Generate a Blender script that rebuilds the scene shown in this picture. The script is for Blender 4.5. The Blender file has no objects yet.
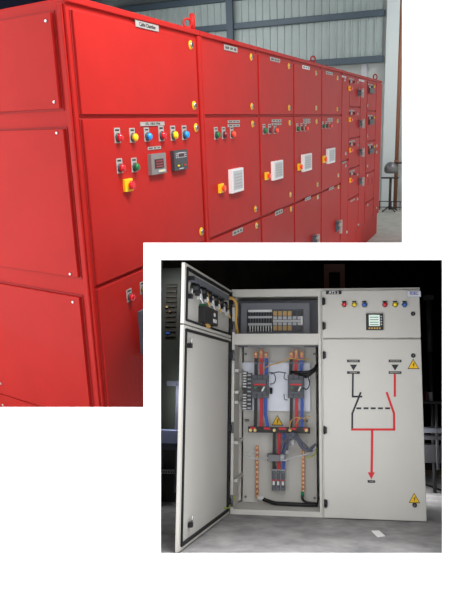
import bpy, bmesh, math, random
from mathutils import Vector, Matrix
random.seed(4)
C = bpy.context.scene
col = C.collection
V = Vector
PI = math.pi
FPX = 629.54                    # focal length in pixels of the 474x590 frame
EYE = V((0, 0, 1.5))

def cam2w(v):                   # x right, y down, z forward -> world
    return V((v[0], v[2], -v[1]))
def ray(px, py):
    return cam2w(((px-237)/FPX, (py-295)/FPX, 1.0))

class Frame:
    """a level frame of one room: x along the row of cabinets, y to the back, z up"""
    def __init__(s, px, py, scale, ex, ez):
        s.s = scale
        s.o = EYE + ray(px, py)*scale
        s.x = cam2w(ex).normalized(); s.z = cam2w(ez).normalized()
        s.y = s.z.cross(s.x).normalized(); s.x = s.y.cross(s.z).normalized()
        s.m = Matrix((s.x, s.y, s.z)).transposed().to_4x4()
        s.m.translation = s.o
    def local(s, w):
        d = w - s.o
        return V((d.dot(s.x), d.dot(s.y), d.dot(s.z)))
    def hit(s, px, py, p, n):   # p, n in local coordinates
        r = ray(px, py); rl = V((r.dot(s.x), r.dot(s.y), r.dot(s.z)))
        e = s.local(EYE)
        return e + rl*((p-e).dot(n)/rl.dot(n))
    def f(s, px, py, y=0.0):    # point on the plane y = const
        return s.hit(px, py, V((0, y, 0)), V((0, 1, 0)))
    def g(s, px, py, z):
        return s.hit(px, py, V((0, 0, z)), V((0, 0, 1)))
    def w(s, px, py, x):
        return s.hit(px, py, V((x, 0, 0)), V((1, 0, 0)))

A = Frame(75.668, 117.146, 3.6, (.37612736, -.25560735, .89061389), (-.03061606, -.96410012, -.26376811))
B = Frame(232.516, 291.746, 3.4, (.99106915, -.00924952, -.1330278), (.01005696, -.98956577, .14373049))

# ---------------------------------------------------------------- materials
def mat(name, rgb, rough=.5, metal=0, var=.0, scale=8, spec=.5, emit=None, bump=0, rgb2=None, lo=.35, hi=.65, coat=0, alpha=1):
    m = bpy.data.materials.new(name); m.use_nodes = True
    n = m.node_tree.nodes; l = m.node_tree.links; b = n['Principled BSDF']
    c = tuple(((v/255)/12.92 if v/255 <= .04045 else ((v/255+.055)/1.055)**2.4) for v in rgb)+(1,)
    b.inputs['Base Color'].default_value = c
    b.inputs['Roughness'].default_value = rough
    b.inputs['Metallic'].default_value = metal
    b.inputs['Specular IOR Level'].default_value = spec
    b.inputs['Coat Weight'].default_value = coat
    if emit:
        b.inputs['Emission Color'].default_value = c; b.inputs['Emission Strength'].default_value = emit
    if var or rgb2:
        t = n.new('ShaderNodeTexCoord'); z = n.new('ShaderNodeTexNoise'); r = n.new('ShaderNodeValToRGB')
        z.inputs['Scale'].default_value = scale; z.inputs['Detail'].default_value = 6; z.inputs['Roughness'].default_value = .6
        l.new(t.outputs['Object'], z.inputs['Vector']); l.new(z.outputs['Fac'], r.inputs['Fac'])
        e = r.color_ramp.elements; e[0].position = lo; e[1].position = hi
        if rgb2:
            c2 = tuple(((v/255)/12.92 if v/255 <= .04045 else ((v/255+.055)/1.055)**2.4) for v in rgb2)+(1,)
            e[0].color = c; e[1].color = c2
        else:
            e[0].color = tuple(v*(1-var) for v in c[:3])+(1,); e[1].color = tuple(min(1, v*(1+var)) for v in c[:3])+(1,)
        l.new(r.outputs['Color'], b.inputs['Base Color'])
        if bump:
            k = n.new('ShaderNodeBump'); k.inputs['Strength'].default_value = bump; k.inputs['Distance'].default_value = .01
            l.new(z.outputs['Fac'], k.inputs['Height']); l.new(k.outputs['Normal'], b.inputs['Normal'])
    return m

M = dict(
 red=mat('red_paint', (178, 36, 32), .5, var=.05, scale=3, spec=.12, coat=.03),
 redgap=mat('door_seal', (158, 28, 27), .7),
 white=mat('white_wall_paint', (250, 250, 250), .9, spec=.1),
 plate=mat('engraved_plate', (170, 165, 160), .4),
 platew=mat('white_plate', (235, 235, 235), .4),
 ink=mat('black_ink', (25, 25, 28), .6),
 blackp=mat('black_plastic', (22, 23, 26), .4),
 darkp=mat('dark_grey_plastic', (60, 60, 64), .45),
 midp=mat('grey_plastic', (84, 88, 98), .45),
 ltgrey2=mat('warm_grey_plastic', (128, 122, 120), .45),
 ltp=mat('light_grey_plastic', (190, 192, 196), .45),
 whitep=mat('white_plastic', (235, 235, 235), .4),
 bred=mat('red_lens', (215, 25, 40), .25, coat=.4),
 bredd=mat('dark_red_lens', (130, 20, 30), .3, coat=.4),
 borange=mat('orange_red_lens', (255, 70, 35), .3, coat=.4),
 byel=mat('yellow_lens', (250, 220, 20), .3, coat=.4),
 bblue=mat('blue_lens', (15, 150, 235), .3, coat=.4),
 bnavy=mat('deep_blue_lens', (40, 100, 190), .3, coat=.4),
 bgreen=mat('green_lens', (10, 110, 55), .3, coat=.4),
 yellow=mat('safety_yellow', (250, 200, 25), .5),
 steel=mat('bright_steel', (200, 200, 200), .3, metal=1),
 steelp=mat('grey_steel', (120, 122, 126), .45, metal=.3),
 screen=mat('dark_screen', (70, 40, 45), .2),
 lcd=mat('green_lcd', (200, 220, 208), .3, emit=.45),
 grey=mat('pebble_grey_paint', (210, 208, 202), .5, var=.02, scale=3),
 galv=mat('galvanised_sheet', (205, 208, 218), .45, metal=.35, var=.06, scale=6),
 blugrey=mat('blue_grey_paint', (110, 113, 122), .5),
 mred=mat('mimic_red', (215, 25, 35), .5),
 mblack=mat('mimic_black', (30, 33, 42), .5),
 gasket=mat('black_gasket', (20, 20, 24), .8),
 copper=mat('copper', (178, 112, 88), .4, metal=.5),
 brass=mat('brass_bolt', (235, 205, 140), .4, metal=.3),
 cblack=mat('black_cable', (18, 18, 20), .5),
 cred=mat('red_sleeve', (205, 25, 45), .5),
 cblue=mat('blue_sleeve', (45, 85, 180), .5),
 cgrey=mat('grey_cable', (95, 98, 115), .5),
 cwhite=mat('pale_cable', (200, 200, 205), .5),
 cyel=mat('yellow_wire', (212, 168, 88), .5),
 cgy=mat('green_yellow_wire', (170, 190, 60), .5),
 cgreen=mat('green_sleeve', (20, 130, 90), .5),
 orange=mat('orange_terminal', (196, 160, 100), .5),
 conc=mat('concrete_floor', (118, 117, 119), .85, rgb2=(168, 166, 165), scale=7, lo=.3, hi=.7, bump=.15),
 conc1=mat('pale_concrete_floor', (168, 168, 160), .6, rgb2=(190, 190, 184), scale=3, bump=.05),
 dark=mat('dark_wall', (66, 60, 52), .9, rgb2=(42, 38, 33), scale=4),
 darkbox=mat('dark_cabinet_paint', (52, 56, 50), .6),
 rust=mat('rusty_timber', (92, 60, 48), .8),
 bench=mat('pale_blue_paint', (150, 160, 200), .5),
 benchg=mat('dull_blue_grey_paint', (96, 100, 116), .6),
 sheet=mat('blue_grey_sheet_metal', (168, 182, 180), .5, var=.05, scale=2),
 beam=mat('dark_blue_steel', (72, 88, 100), .5),
 navy=mat('dark_navy', (38, 44, 74), .6),  # for the added dark panel on the back wall, and the left wall
 plaster=mat('pale_plaster', (196, 203, 200), .85, rgb2=(178, 184, 180), scale=2),
 pillar=mat('white_pillar_paint', (215, 224, 224), .8),
 brown=mat('brown_pipe_paint', (130, 84, 62), .6),
 iron=mat('dark_iron', (62, 56, 54), .6),
 dome=mat('dull_grey_housing', (120, 120, 122), .35, metal=.4),
 paper=mat('white_paper', (240, 240, 240), .8),
 card=mat('brown_cardboard', (96, 84, 72), .9),
 roof=mat('roof_sheet', (120, 128, 130), .7),
 bluetx=mat('blue_print', (70, 90, 180), .6),
)

# ---------------------------------------------------------------- mesh building
class MB:
    def __init__(s, T=None):
        s.bm = bmesh.new(); s.mats = []; s.T = T or (lambda v: v)
    def mi(s, m):
        if m not in s.mats: s.mats.append(m)
        return s.mats.index(m)
    def poly(s, pts, faces, m, smooth=False):
        vs = [s.bm.verts.new(s.T(V(p))) for p in pts]; k = s.mi(m)
        for f in faces:
            try:
                q = s.bm.faces.new([vs[i] for i in f]); q.material_index = k; q.smooth = smooth
            except ValueError: pass
        return s
    def box(s, x0, x1, y0, y1, z0, z1, m):
        p = [(x, y, z) for x in (x0, x1) for y in (y0, y1) for z in (z0, z1)]
        return s.poly(p, [(0,1,3,2), (4,6,7,5), (0,4,5,1), (2,3,7,6), (0,2,6,4), (1,5,7,3)], m)
    def prism(s, pts, y0, y1, m):          # outline in (x, z), extruded along y
        n = len(pts)
        p = [(a, y0, b) for a, b in pts]+[(a, y1, b) for a, b in pts]
        return s.poly(p, [tuple(range(n)), tuple(range(2*n-1, n-1, -1))]+[(i, (i+1) % n, n+(i+1) % n, n+i) for i in range(n)], m)
    def plan(s, pts, z0, z1, m):           # outline in (x, y), extruded along z
        n = len(pts)
        p = [(a, b, z0) for a, b in pts]+[(a, b, z1) for a, b in pts]
        return s.poly(p, [tuple(range(n)), tuple(range(2*n-1, n-1, -1))]+[(i, (i+1) % n, n+(i+1) % n, n+i) for i in range(n)], m)
    def rings(s, rr, m, n=16, caps=True):  # rr: list of (centre, radius, axis_u, axis_v)
        pts = []
        for c, r, u, v in rr:
            for i in range(n):
                a = 2*PI*i/n; pts.append(V(c)+u*(r*math.cos(a))+v*(r*math.sin(a)))
        f = [(k*n+i, k*n+(i+1) % n, (k+1)*n+(i+1) % n, (k+1)*n+i) for k in range(len(rr)-1) for i in range(n)]
        vs = [s.bm.verts.new(s.T(p)) for p in pts]; mi = s.mi(m)
        for q in f:
            h = s.bm.faces.new([vs[i] for i in q]); h.material_index = mi; h.smooth = True
        if caps:
            for k in (0, len(rr)-1):
                h = s.bm.faces.new([vs[k*n+i] for i in range(n)]); h.material_index = mi
        return s
    def lathe(s, c, ax, prof, m, n=16):    # prof: (distance along axis, radius)
        ax = V(ax).normalized(); u = ax.orthogonal().normalized(); v = ax.cross(u)
        return s.rings([(V(c)+ax*d, max(r, 1e-4), u, v) for d, r in prof], m, n)
    def cyl(s, a, b, r, m, n=12):
        a = V(a); b = V(b); return s.lathe(a, b-a, [(0, r), ((b-a).length, r)], m, n)
    def tube(s, pts, r, m, n=8, sub=6):
        pts = [V(p) for p in pts]
        if len(pts) > 2 and sub > 1:
            q = []
            P = [2*pts[0]-pts[1]]+pts+[2*pts[-1]-pts[-2]]
            for i in range(1, len(P)-2):
                for k in range(sub):
                    t = k/sub
                    q.append(.5*((2*P[i])+(P[i+1]-P[i-1])*t+(2*P[i-1]-5*P[i]+4*P[i+1]-P[i+2])*t*t+(-P[i-1]+3*P[i]-3*P[i+1]+P[i+2])*t**3))
            q.append(pts[-1]); pts = q
        u = (pts[1]-pts[0]).orthogonal().normalized(); rr = []
        for i, p in enumerate(pts):
            d = (pts[min(i+1, len(pts)-1)]-pts[max(i-1, 0)]).normalized()
            u = (u-d*u.dot(d)).normalized(); rr.append((p, r, u, d.cross(u)))
        return s.rings(rr, m, n)
    def torus(s, c, ax, R_, r, m, n=20, a0=0, a1=2*PI):
        ax = V(ax).normalized(); u = ax.orthogonal().normalized(); v = ax.cross(u)
        return s.tube([V(c)+u*R_*math.cos(a0+(a1-a0)*i/n)+v*R_*math.sin(a0+(a1-a0)*i/n) for i in range(n+1)], r, m, 8, 1)
    def ring(s, c, ax, R0, R1, h, m, n=20):   # flat washer
        ax = V(ax).normalized()
        return s.lathe(c, ax, [(0, R0), (h, R0), (h, R1), (0, R1)], m, n)
    def text(s, txt, c, size, m, y=-.001, wmax=None):   # lettering in the x-z plane, facing -y, centred on c=(x,z)
        cu = bpy.data.curves.new('t', 'FONT'); cu.body = txt; cu.size = size; cu.align_x = 'CENTER'; cu.align_y = 'CENTER'
        cu.extrude = .0004; cu.offset = size*.025; cu.resolution_u = 3
        o = bpy.data.objects.new('t', cu); col.objects.link(o)
        dg = bpy.context.evaluated_depsgraph_get(); dg.update()
        me = bpy.data.meshes.new_from_object(o.evaluated_get(dg))
        col.objects.unlink(o); bpy.data.objects.remove(o)
        if len(me.vertices):
            xs = [v.co.x for v in me.vertices]; w = max(xs)-min(xs); k = 1
            if wmax and w > wmax: k = wmax/w
            s.poly([(c[0]+v.co.x*k, y-v.co.z, c[1]+v.co.y) for v in me.vertices], [tuple(p.vertices) for p in me.polygons], m)
        bpy.data.meshes.remove(me)
        return s
    def build(s, name, parent=None, mtx=None, bevel=0, rec=True):
        if rec: bmesh.ops.recalc_face_normals(s.bm, faces=s.bm.faces)
        me = bpy.data.meshes.new(name); s.bm.to_mesh(me); s.bm.free()
        for m in s.mats: me.materials.append(m)
        o = bpy.data.objects.new(name, me); col.objects.link(o)
        if parent is not None: o.parent = parent
        if mtx is not None: o.matrix_world = mtx
        if bevel:
            b = o.modifiers.new('edge', 'BEVEL'); b.width = bevel; b.segments = 2; b.limit_method = 'ANGLE'; b.angle_limit = .7
        return o

def tag(o, label=None, cat=None, group=None, kind=None):
    if label: o['label'] = label
    if cat: o['category'] = cat
    if group: o['group'] = group
    if kind: o['kind'] = kind
    return o
def thing(name, fr, label, cat, off=(0, 0, 0), group=None):
    """an Empty at the thing's base; parts are built in the room frame and re-based on it"""
    o = bpy.data.objects.new(name, None); col.objects.link(o); o.empty_display_size = .1
    o.matrix_world = fr.m @ Matrix.Translation(off)
    return tag(o, label, cat, group)
def shifted(off, T=None):
    off = V(off)
    return (lambda v: v-off) if T is None else (lambda v: T(v)-off)

def rect(fr, x0, y0, x1, y1, y=0):
    xc, yc = (x0+x1)/2, (y0+y1)/2
    return fr.f(x0, yc, y).x, fr.f(x1, yc, y).x, fr.f(xc, y1, y).z, fr.f(xc, y0, y).z

# ================================================================= the white wall with its two openings
DW = 2.36
def wx(px): return (px-237)/FPX*(DW+.012)
def wz(py): return 1.5-(py-295)/FPX*(DW+.012)
# one sheet: an outline with an L-shaped hole and a rectangular hole, bridged by thin joints
def sheet_wall():
    bm = bmesh.new()
    xs = [-500, -24, 144, 161, 402, 442, 1000]; ys = [-400, -24, 243, 260, 407, 553, 900]
    def open_(i, j):
        xc = (xs[i]+xs[i+1])/2; yc = (ys[j]+ys[j+1])/2
        a = -24 < xc < 402 and -24 < yc < 407 and not (xc > 144 and yc > 243)
        b = 161 < xc < 442 and 260 < yc < 553
        return a or b
    vs = {}
    def v(i, j):
        if (i, j) not in vs: vs[i, j] = bm.verts.new((wx(xs[i]), DW, wz(ys[j])))
        return vs[i, j]
    for i in range(6):
        for j in range(6):
            if not open_(i, j): bm.faces.new((v(i, j), v(i, j+1), v(i+1, j+1), v(i+1, j)))
    r = bmesh.ops.extrude_face_region(bm, geom=bm.faces[:])
    for e in r['geom']:
        if isinstance(e, bmesh.types.BMVert): e.co.y += .012
    bmesh.ops.recalc_face_normals(bm, faces=bm.faces)
    me = bpy.data.meshes.new('wall_front'); bm.to_mesh(me); bm.free(); me.materials.append(M['white'])
    o = bpy.data.objects.new('wall_front', me); col.objects.link(o)
    return tag(o, kind='structure')
sheet_wall()

# ================================================================= ROOM ONE: the red switchboard row
S = A.s
HT, H2, HP, HB = .1760*S, -.2813*S, -.5432*S, -.6600*S
DEP = 1.25
XR = [0]+[A.f(x, 116.5).x for x in (201.5, 257, 292, 320, 340.3, 365.4)]+[2.796*S]
DY = -.022                       # door faces stand proud of the frame

def door(t, off, x0, x1, z0, z1, name='door', r=.006):
    m = MB(shifted(off)); m.box(x0-.006, x1+.006, -.006, 0, z0-.006, z1+.006, M['redgap']); m.box(x0, x1, DY, -.006, z0, z1, M['red'])
    return m.build(name, t, None, r)
def sub(parent, off, name, m, lab=None, bevel=0):
    o = m.build(name, parent, None, bevel)
    if lab: o['label'] = lab
    return o
def lock(d, off, px, py, r=.026, yel=True):
    p = A.f(px, py, DY)
    m = MB(shifted(off))
    c = V((p.x, DY, p.z))
    m.lathe(c, (0, -1, 0), [(0, r), (.004, r), (.006, r*.9)], M['yellow'] if yel else M['steel'], 18)
    m.lathe(c+V((0, -.006, 0)), (0, -1, 0), [(0, r*.68), (.01, r*.62), (.012, r*.4)], M['steel'], 16)
    m.box(c.x-.003, c.x+.003, -.022+DY, -.017+DY, c.z-r*.4, c.z+r*.4, M['ink'])
    sub(d, off, 'door_lock', m)
def button(d, off, px, py, colr, s=.024, plate=True):
    p = A.f(px, py, DY); m = MB(shifted(off)); c = V((p.x, DY, p.z))
    if plate:
        m.box(c.x-s*1.2, c.x+s*1.05, DY-.003, DY, c.z-s*1.1, c.z+s*2.0, M['plate'])
        m.box(c.x-s*.8, c.x+s*.7, DY-.0036, DY-.003, c.z+s*1.35, c.z+s*1.7, M['ink'])
    m.lathe(c, (0, -1, 0), [(0, s*.95), (.012, s*.95), (.014, s*.8)], M['darkp'], 18)
    m.lathe(c+V((0, -.014, 0)), (0, -1, 0), [(0, s*.8), (.016, s*.78), (.022, s*.6), (.025, s*.25)], colr, 18)
    sub(d, off, 'push_button', m)
def estop(d, off, x0, y0, x1, y1, kx, ky, colr, s=None):
    a, b, z0, z1 = rect(A, x0, y0, x1, y1, DY); m = MB(shifted(off))
    b = min(b, a+(z1-z0)*1.15); m.box(a, b, DY-.02, DY, z0, z1, M['yellow'])
    c = V((a+(b-a)*.56, DY-.02, (z0+z1)/2)); s = min(b-a, z1-z0)*.36
    m.lathe(c, (0, -1, 0), [(0, s*.6), (.012, s*.6), (.012, s), (.026, s*.98), (.031, s*.7)], colr, 18)
    sub(d, off, 'emergency_stop', m, bevel=.002)
def nameplate(d, off, x0, y0, x1, y1, txt=None, m_=None, lines=1):
    a, b, z0, z1 = rect(A, x0, y0, x1, y1, DY); m = MB(shifted(off))
    m.box(a, b, DY-.004, DY, z0, z1, M[m_ or 'plate'])
    m.box(a, b, DY-.0045, DY-.004, z0, z0+(z1-z0)*.05, M['ink']); m.box(a, b, DY-.0045, DY-.004, z1-(z1-z0)*.05, z1, M['ink'])
    if txt: m.text(txt, ((a+b)/2, (z0+z1)/2), (z1-z0)*.78, M['ink'], DY-.0045, (b-a)*.92)
    else:
        for k in range(lines):                  # print too small to read: a row of small strokes
            zc = z0+(z1-z0)*(k+.5)/lines; n = 9
            for i in range(n):
                if i in (3, 6): continue
                u = a+(b-a)*(.08+.84*i/n)
                m.box(u, u+(b-a)*.07, DY-.0046, DY-.004, zc-(z1-z0)*.2/lines, zc+(z1-z0)*.2/lines, M['ink'])
    sub(d, off, 'name_plate', m)
def whitebox(d, off, x0, y0, x1, y1):
    a, b, z0, z1 = rect(A, x0+(x1-x0)*.12, y0+.5, x1, y1, DY-.03); m = MB(shifted(off)); y = DY-.035
    m.box(a, b, y, DY, z0, z1, M['whitep'])
    w_ = b-a; h = z1-z0
    m.box(a+w_*.12, b-w_*.1, y-.003, y, z0+h*.12, z1-h*.08, M['ltp'])
    for k in range(5):
        m.box(a+w_*.2, b-w_*.18, y-.0045, y-.003, z0+h*(.22+.13*k), z0+h*(.27+.13*k), M['plate'])
    sub(d, off, 'meter_box', m, bevel=.004)
def handle(d, off, x0, y0, x1, y1, hx_=None):
    a, b, z0, z1 = rect(A, x0, y0, x1, y1, DY); m = MB(shifted(off)); cx, cz = (a+b)/2, (z0+z1)/2; h = z1-z0
    if hx_: cx = min(cx, hx_-h*.65)
    m.box(cx-h*.45, cx+h*.45, DY-.02, DY, cz-h*.45, cz+h*.45, M['midp'])
    m.lathe((cx, DY-.02, cz), (0, -1, 0), [(0, h*.38), (.03, h*.34), (.035, h*.25)], M['midp'], 18)
    m.box(cx-h*.15, cx+h*.15, DY-.085, DY-.05, cz-h*.6, cz+h*.55, M['plate'])
    m.box(cx-h*.6, cx+h*.3, DY-.08, DY-.055, cz+h*.1, cz+h*.32, M['plate'])
    sub(d, off, 'rotary_handle', m, bevel=.004)

def cabinet(i, label, yback=DEP):
    x0, x1 = XR[i], XR[i+1]; off = ((x0+x1)/2, DEP/2, HB)
    t = thing('switchgear_cabinet', A, label, 'electrical cabinet', off, 'red switchgear cabinets in one row')
    g = .004; xb = .195*DEP if i == 0 else 0
    m = MB(shifted(off))
    m.plan([(x0+(0 if i == 0 else g/2), 0), (x1-g/2, 0), (x1-g/2, DEP), (x0+xb+(0 if i == 0 else g/2), DEP)], HP, HT, M['red'])
    sub(t, off, 'body', m, bevel=.012)
    m = MB(shifted(off))
    m.plan([(x0+(0 if i == 0 else g/2), .012), (x1-g/2, .012), (x1-g/2, DEP), (x0+xb+(0 if i == 0 else g/2), DEP)], HB, HP, M['red'])
    if i == 5: xs = A.f(356.5, 238, 0).x; m.box(xs-.004, xs+.004, .008, .012, HB, HP, M['redgap'])
    sub(t, off, 'plinth', m, bevel=.004)
    m = MB(shifted(off))                                # folded rim along the roof edge
    m.box(x0+.002, x1-.002, -.018, .02, HT-.026, HT+.012, M['red'])
    sub(t, off, 'roof_rim', m, bevel=.006)
    if i in (0, 1):
        m = MB(shifted(off)); m.box(x1-.045 if i == 0 else x0+.002, x1-.002 if i == 0 else x0+.03, -.02, 0, HP+.01, HT-.03, M['red']); sub(t, off, 'corner_post', m, bevel=.006)
    return t, off, x0, x1
def eye(t, off, px, py, y=.03, s=.04):
    p = A.f(px, py, y); m = MB(shifted(off))
    m.cyl((p.x, y, HT), (p.x, y, HT+.03), .028, M['red']); m.torus((p.x, y, HT+.03+s*.9), (1, 1.1, 0), s, s*.26, M['red'])
    sub(t, off, 'lifting_eye', m)
def Z(x, y): return A.f(x, y, DY).z
def X(x, y): return A.f(x, y, DY).x

# --- first cabinet
t, off, x0, x1 = cabinet(0, 'largest nearest red cabinet, with cable chamber door above lamps and two meters')
dx0, dx1 = X(82.5, 116), X(198.5, 112)
zt = HT-.062; zs = Z(140, 116.5)
d = door(t, off, dx0, dx1, zs+.014, zt)
nameplate(d, off, 135.3, 22.5, 158, 29.5, 'Cable Chamber', 'plate'); lock(d, off, 190.5, 45, .034); lock(d, off, 194, 105.5, .034)
d = door(t, off, dx0, dx1, H2+.014, zs-.014)
nameplate(d, off, 140, 121.5, 164, 126, 'ATS - 1100 A- 4 Pole'); nameplate(d, off, 147.6, 146.3, 160.5, 149.6)
for px, py, c in ((117.4, 137.6, 'bred'), (132.4, 137.4, 'byel'), (146.8, 136.6, 'bblue'), (161.3, 135.7, 'bred'), (173, 135.2, 'byel'), (184.3, 134.7, 'bblue'), (119.6, 168, 'bred'), (134.2, 167, 'bgreen')):
    button(d, off, px, py, M[c], .034 if px > 150 else .03)
estop(d, off, 122.8, 178.6, 132.6, 191.2, 130, 185, M['bred'])
a, b, z0, z1 = rect(A, 147.8, 153.5, 162.6, 174, DY)
m = MB(shifted(off)); m.box(a, b, DY-.03, DY, z0, z1, M['ltgrey2']); W_, H_ = b-a, z1-z0
m.box(a+W_*.2, b-W_*.2, DY-.033, DY-.03, z0+H_*.28, z0+H_*.74, M['screen'])
for k in range(3): m.box(a+W_*.28, b-W_*.28, DY-.0345, DY-.033, z0+H_*(.34+.13*k), z0+H_*(.41+.13*k), M['bredd'])
m.box(a+W_*.42, b-W_*.1, DY-.034, DY-.03, z0+H_*.08, z0+H_*.2, M['ltp'])
m.box(a+W_*.55, b-W_*.3, DY-.035, DY-.034, z0+H_*.11, z0+H_*.17, M['byel'])
sub(d, off, 'power_meter', m, 'grey square meter with dark red display', .004)
a, b, z0, z1 = rect(A, 170.6, 150, 184.4, 170, DY)
m = MB(shifted(off)); m.box(a, b, DY-.03, DY, z0, z1, M['darkp']); W_, H_ = b-a, z1-z0
m.box(a+W_*.3, b-W_*.28, DY-.034, DY-.03, z0+H_*.66, z0+H_*.84, M['screen']); m.box(a+W_*.26, b-W_*.24, DY-.032, DY-.03, z0+H_*.62, z0+H_*.88, M['ltp'])
for k, c in enumerate(('byel', 'bgreen', 'bred')): m.box(a+W_*(.22+.23*k), a+W_*(.34+.23*k), DY-.036, DY-.03, z0+H_*.2, z0+H_*.28, M[c])
for k in range(3): m.box(a+W_*.12, a+W_*.2, DY-.033, DY-.03, z0+H_*(.62+.1*k), z0+H_*(.66+.1*k), M['ltp']); m.box(b-W_*.2, b-W_*.12, DY-.033, DY-.03, z0+H_*(.62+.1*k), z0+H_*(.66+.1*k), M['ltp'])
m.box(a+W_*.35, b-W_*.35, DY-.033, DY-.03, z0+H_*.06, z0+H_*.1, M['ltp'])
sub(d, off, 'controller', m, 'dark grey controller with small screen and coloured keys', .004)
lock(d, off, 195.8, 127.8, .034); lock(d, off, 201.2, 231.5, .034)
d = door(t, off, dx0, dx1, HP+.014, H2-.014)
button(d, off, 129.3, 297, M['bred'], .028); button(d, off, 142.6, 289.3, M['byel'], .028)
for px in (155, 167, 178, 188): button(d, off, px, 289.3-(px-142.6)*.43, M['bblue'] if px % 2 else M['bred'], .028)
a, b, z0, z1 = rect(A, 138.3, 303, 168, 346, DY)
m = MB(shifted(off)); m.box(a, b, DY-.028, DY, z0, z1, M['midp']); m.box(a+.02, b-.02, DY-.032, DY-.028, z0+.04, z1-.03, M['screen']); sub(d, off, 'power_meter', m, bevel=.004)
lock(d, off, 203, 262, .034)
# end face covers, in the slanted plane of the side
Lx = V((.19165, .98146, 0)); Nn = V((-.98146, .19165, 0))   # along the side, outward
def side_pt(px, py, o=0): return A.hit(px, py, Nn*o, Nn)
def cover(name, u0, u1, z0, z1, bolts):
    T = lambda v: Lx*v.x+Nn*v.y+V((0, 0, v.z))
    m = MB(shifted(off, T)); m.box(u0-.012, u1+.012, 0, .005, z0-.012, z1+.012, M['redgap']); m.box(u0, u1, 0, .026, z0, z1, M['red'])
    c = m.build(name, t, None, .008)
    for px, py in bolts:
        q = side_pt(px, py, .026); m = MB(shifted(off)); m.lathe(q, Nn, [(0, .0095), (.004, .0095), (.007, .006)], M['steel'], 12); m.build('bolt', c)
def su(px, py): return side_pt(px, py, .026).dot(Lx)
def sz(px, py): return side_pt(px, py, .026).z
ue = su(54, 60)
cover('side_cover', su(54.5, 60), 1.16, sz(60, 108.5), HT+0.02-.09, [(46, 21), (54.3, 102)])
cover('side_cover', su(70, 200), 1.16, sz(76, 277.5), sz(66, 129), [(57, 133), (70.4, 274)])
cover('side_cover', su(84, 350), 1.16, HP+.03, sz(78, 297.5), [(73, 302), (1, 383.5), (3, 405)])
for zz in (sz(62, 118), ):
    T = lambda v: Lx*v.x+Nn*v.y+V((0, 0, v.z))
    m = MB(shifted(off, T)); m.box(.02, .06, 0, .014, HP+.02, HT-.03, M['red']); m.build('edge_fold', t, None, .006)
eye(t, off, 187.5, 28, .04, .032)
m = MB(shifted(off)); p = A.f(195.3, 30, .02); m.cyl((x1-.05, .02, HT), (x1-.05, .02, HT+.12), .022, M['red']); m.lathe((x1-.05, .02, HT+.12), (0, 0, 1), [(0, .022), (.012, .014)], M['red']); sub(t, off, 'lifting_bolt', m)

# --- four starter cabinets with white boxes
spec = [
 (1, 'red cabinet with white box, beside the big one with two meters', (204.5, 254.8), (224, 45.7, 237, 51.5), [(227.6, 120.2, 239.4, 123), (227.6, 124, 239.4, 127)],
  [(216, 135, 'bgreen'), (223.6, 134.7, 'bredd'), (231.7, 134.2, 'borange')], (218, 183.6, 224, 192.6), (230, 168, 243.2, 192), (232.4, 229, 242.5, 234),
  [(251, 57), (251.7, 106.4)], [(252.5, 124), (255.3, 209)], [(256.3, 225.6)], None),
 (2, 'second red cabinet with white box, between two like it', (258.3, 291), (270, 57.8, 279.7, 61.8), [(271.7, 119.3, 281, 122), (271.7, 122.8, 281, 125.2)],
  [(264, 130.7, 'bgreen'), (269.5, 130.4, 'bredd'), (275, 130.4, 'borange')], (264.5, 172, 269.4, 179.6), (272.5, 160.2, 282.8, 179.3), (275, 210, 282.3, 214.6),
  [(288.7, 66), (289, 107.8)], [(289.5, 122.8), (290.3, 194.6)], [(290.8, 209)], None),
 (3, 'third red cabinet with white box, bright white plate up top', (293.3, 319), (302.4, 65.8, 309.4, 69.4), [(303.3, 118.7, 310, 120.8), (303.3, 121.3, 310, 123.4)],
  [(297.2, 128.8, 'bgreen'), (301.4, 128.4, 'bredd'), (305.5, 128.4, 'borange')], (297.4, 163.2, 302, 170.2), (302.2, 153.4, 311.6, 170.8), (305, 197, 310.5, 200.2),
  [(316, 73), (316, 108)], [(316.3, 121.5), (317.3, 184.5)], [(317.5, 197)], (308, 234.5, 318.5, 244)),
 (4, 'narrow red cabinet with white box, next to compartments of yellow switches', (321.2, 339), (326, 71.7, 332.4, 74.8), [(327.4, 118, 332.5, 119.8), (327.4, 120.3, 332.5, 122)],
  [(322.8, 126.2, 'bgreen'), (326.2, 126, 'bredd'), (329.6, 126, 'borange')], (322.4, 155.6, 326.2, 162.6), (327.2, 147.8, 334.9, 163), (329, 187, 333.6, 189.6),
  [(337.3, 77.8), (337.2, 109)], [(337.4, 120.8), (338, 175.3)], [(338.2, 187)], (331.8, 220.5, 341, 232)),
]
for i, lab, (pa, pb), np1, nps, btn, es, wb, npl, l1, l2, l3, hd in spec:
    t, off, x0, x1 = cabinet(i, lab)
    a, b = X(pa, 116), X(pb, 116); k = (b-a)/1.0
    if i > 1: a = x0+.025
    b = x1-.02
    s = .026*(1 if i < 3 else .95)
    d = door(t, off, a, b, zs+.014, zt); nameplate(d, off, *np1, m_='platew' if i == 3 else None)
    for p in l1: lock(d, off, *p, .032)
    d = door(t, off, a, b, H2+.014, zs-.014)
    for q in nps: nameplate(d, off, *q)
    for px, py, c in btn: button(d, off, px, py, M[c], s*1.25)
    estop(d, off, *es, 0, 0, M['borange']); whitebox(d, off, *wb)
    for p in l2: lock(d, off, *p, .032)
    d = door(t, off, a, b, HP+.014, H2-.014); nameplate(d, off, *npl)
    for p in l3: lock(d, off, *p, .032)
    if hd: handle(d, off, *hd, hx_=x1)
    if i == 3: eye(t, off, 313, 64, .04, .035)

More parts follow.
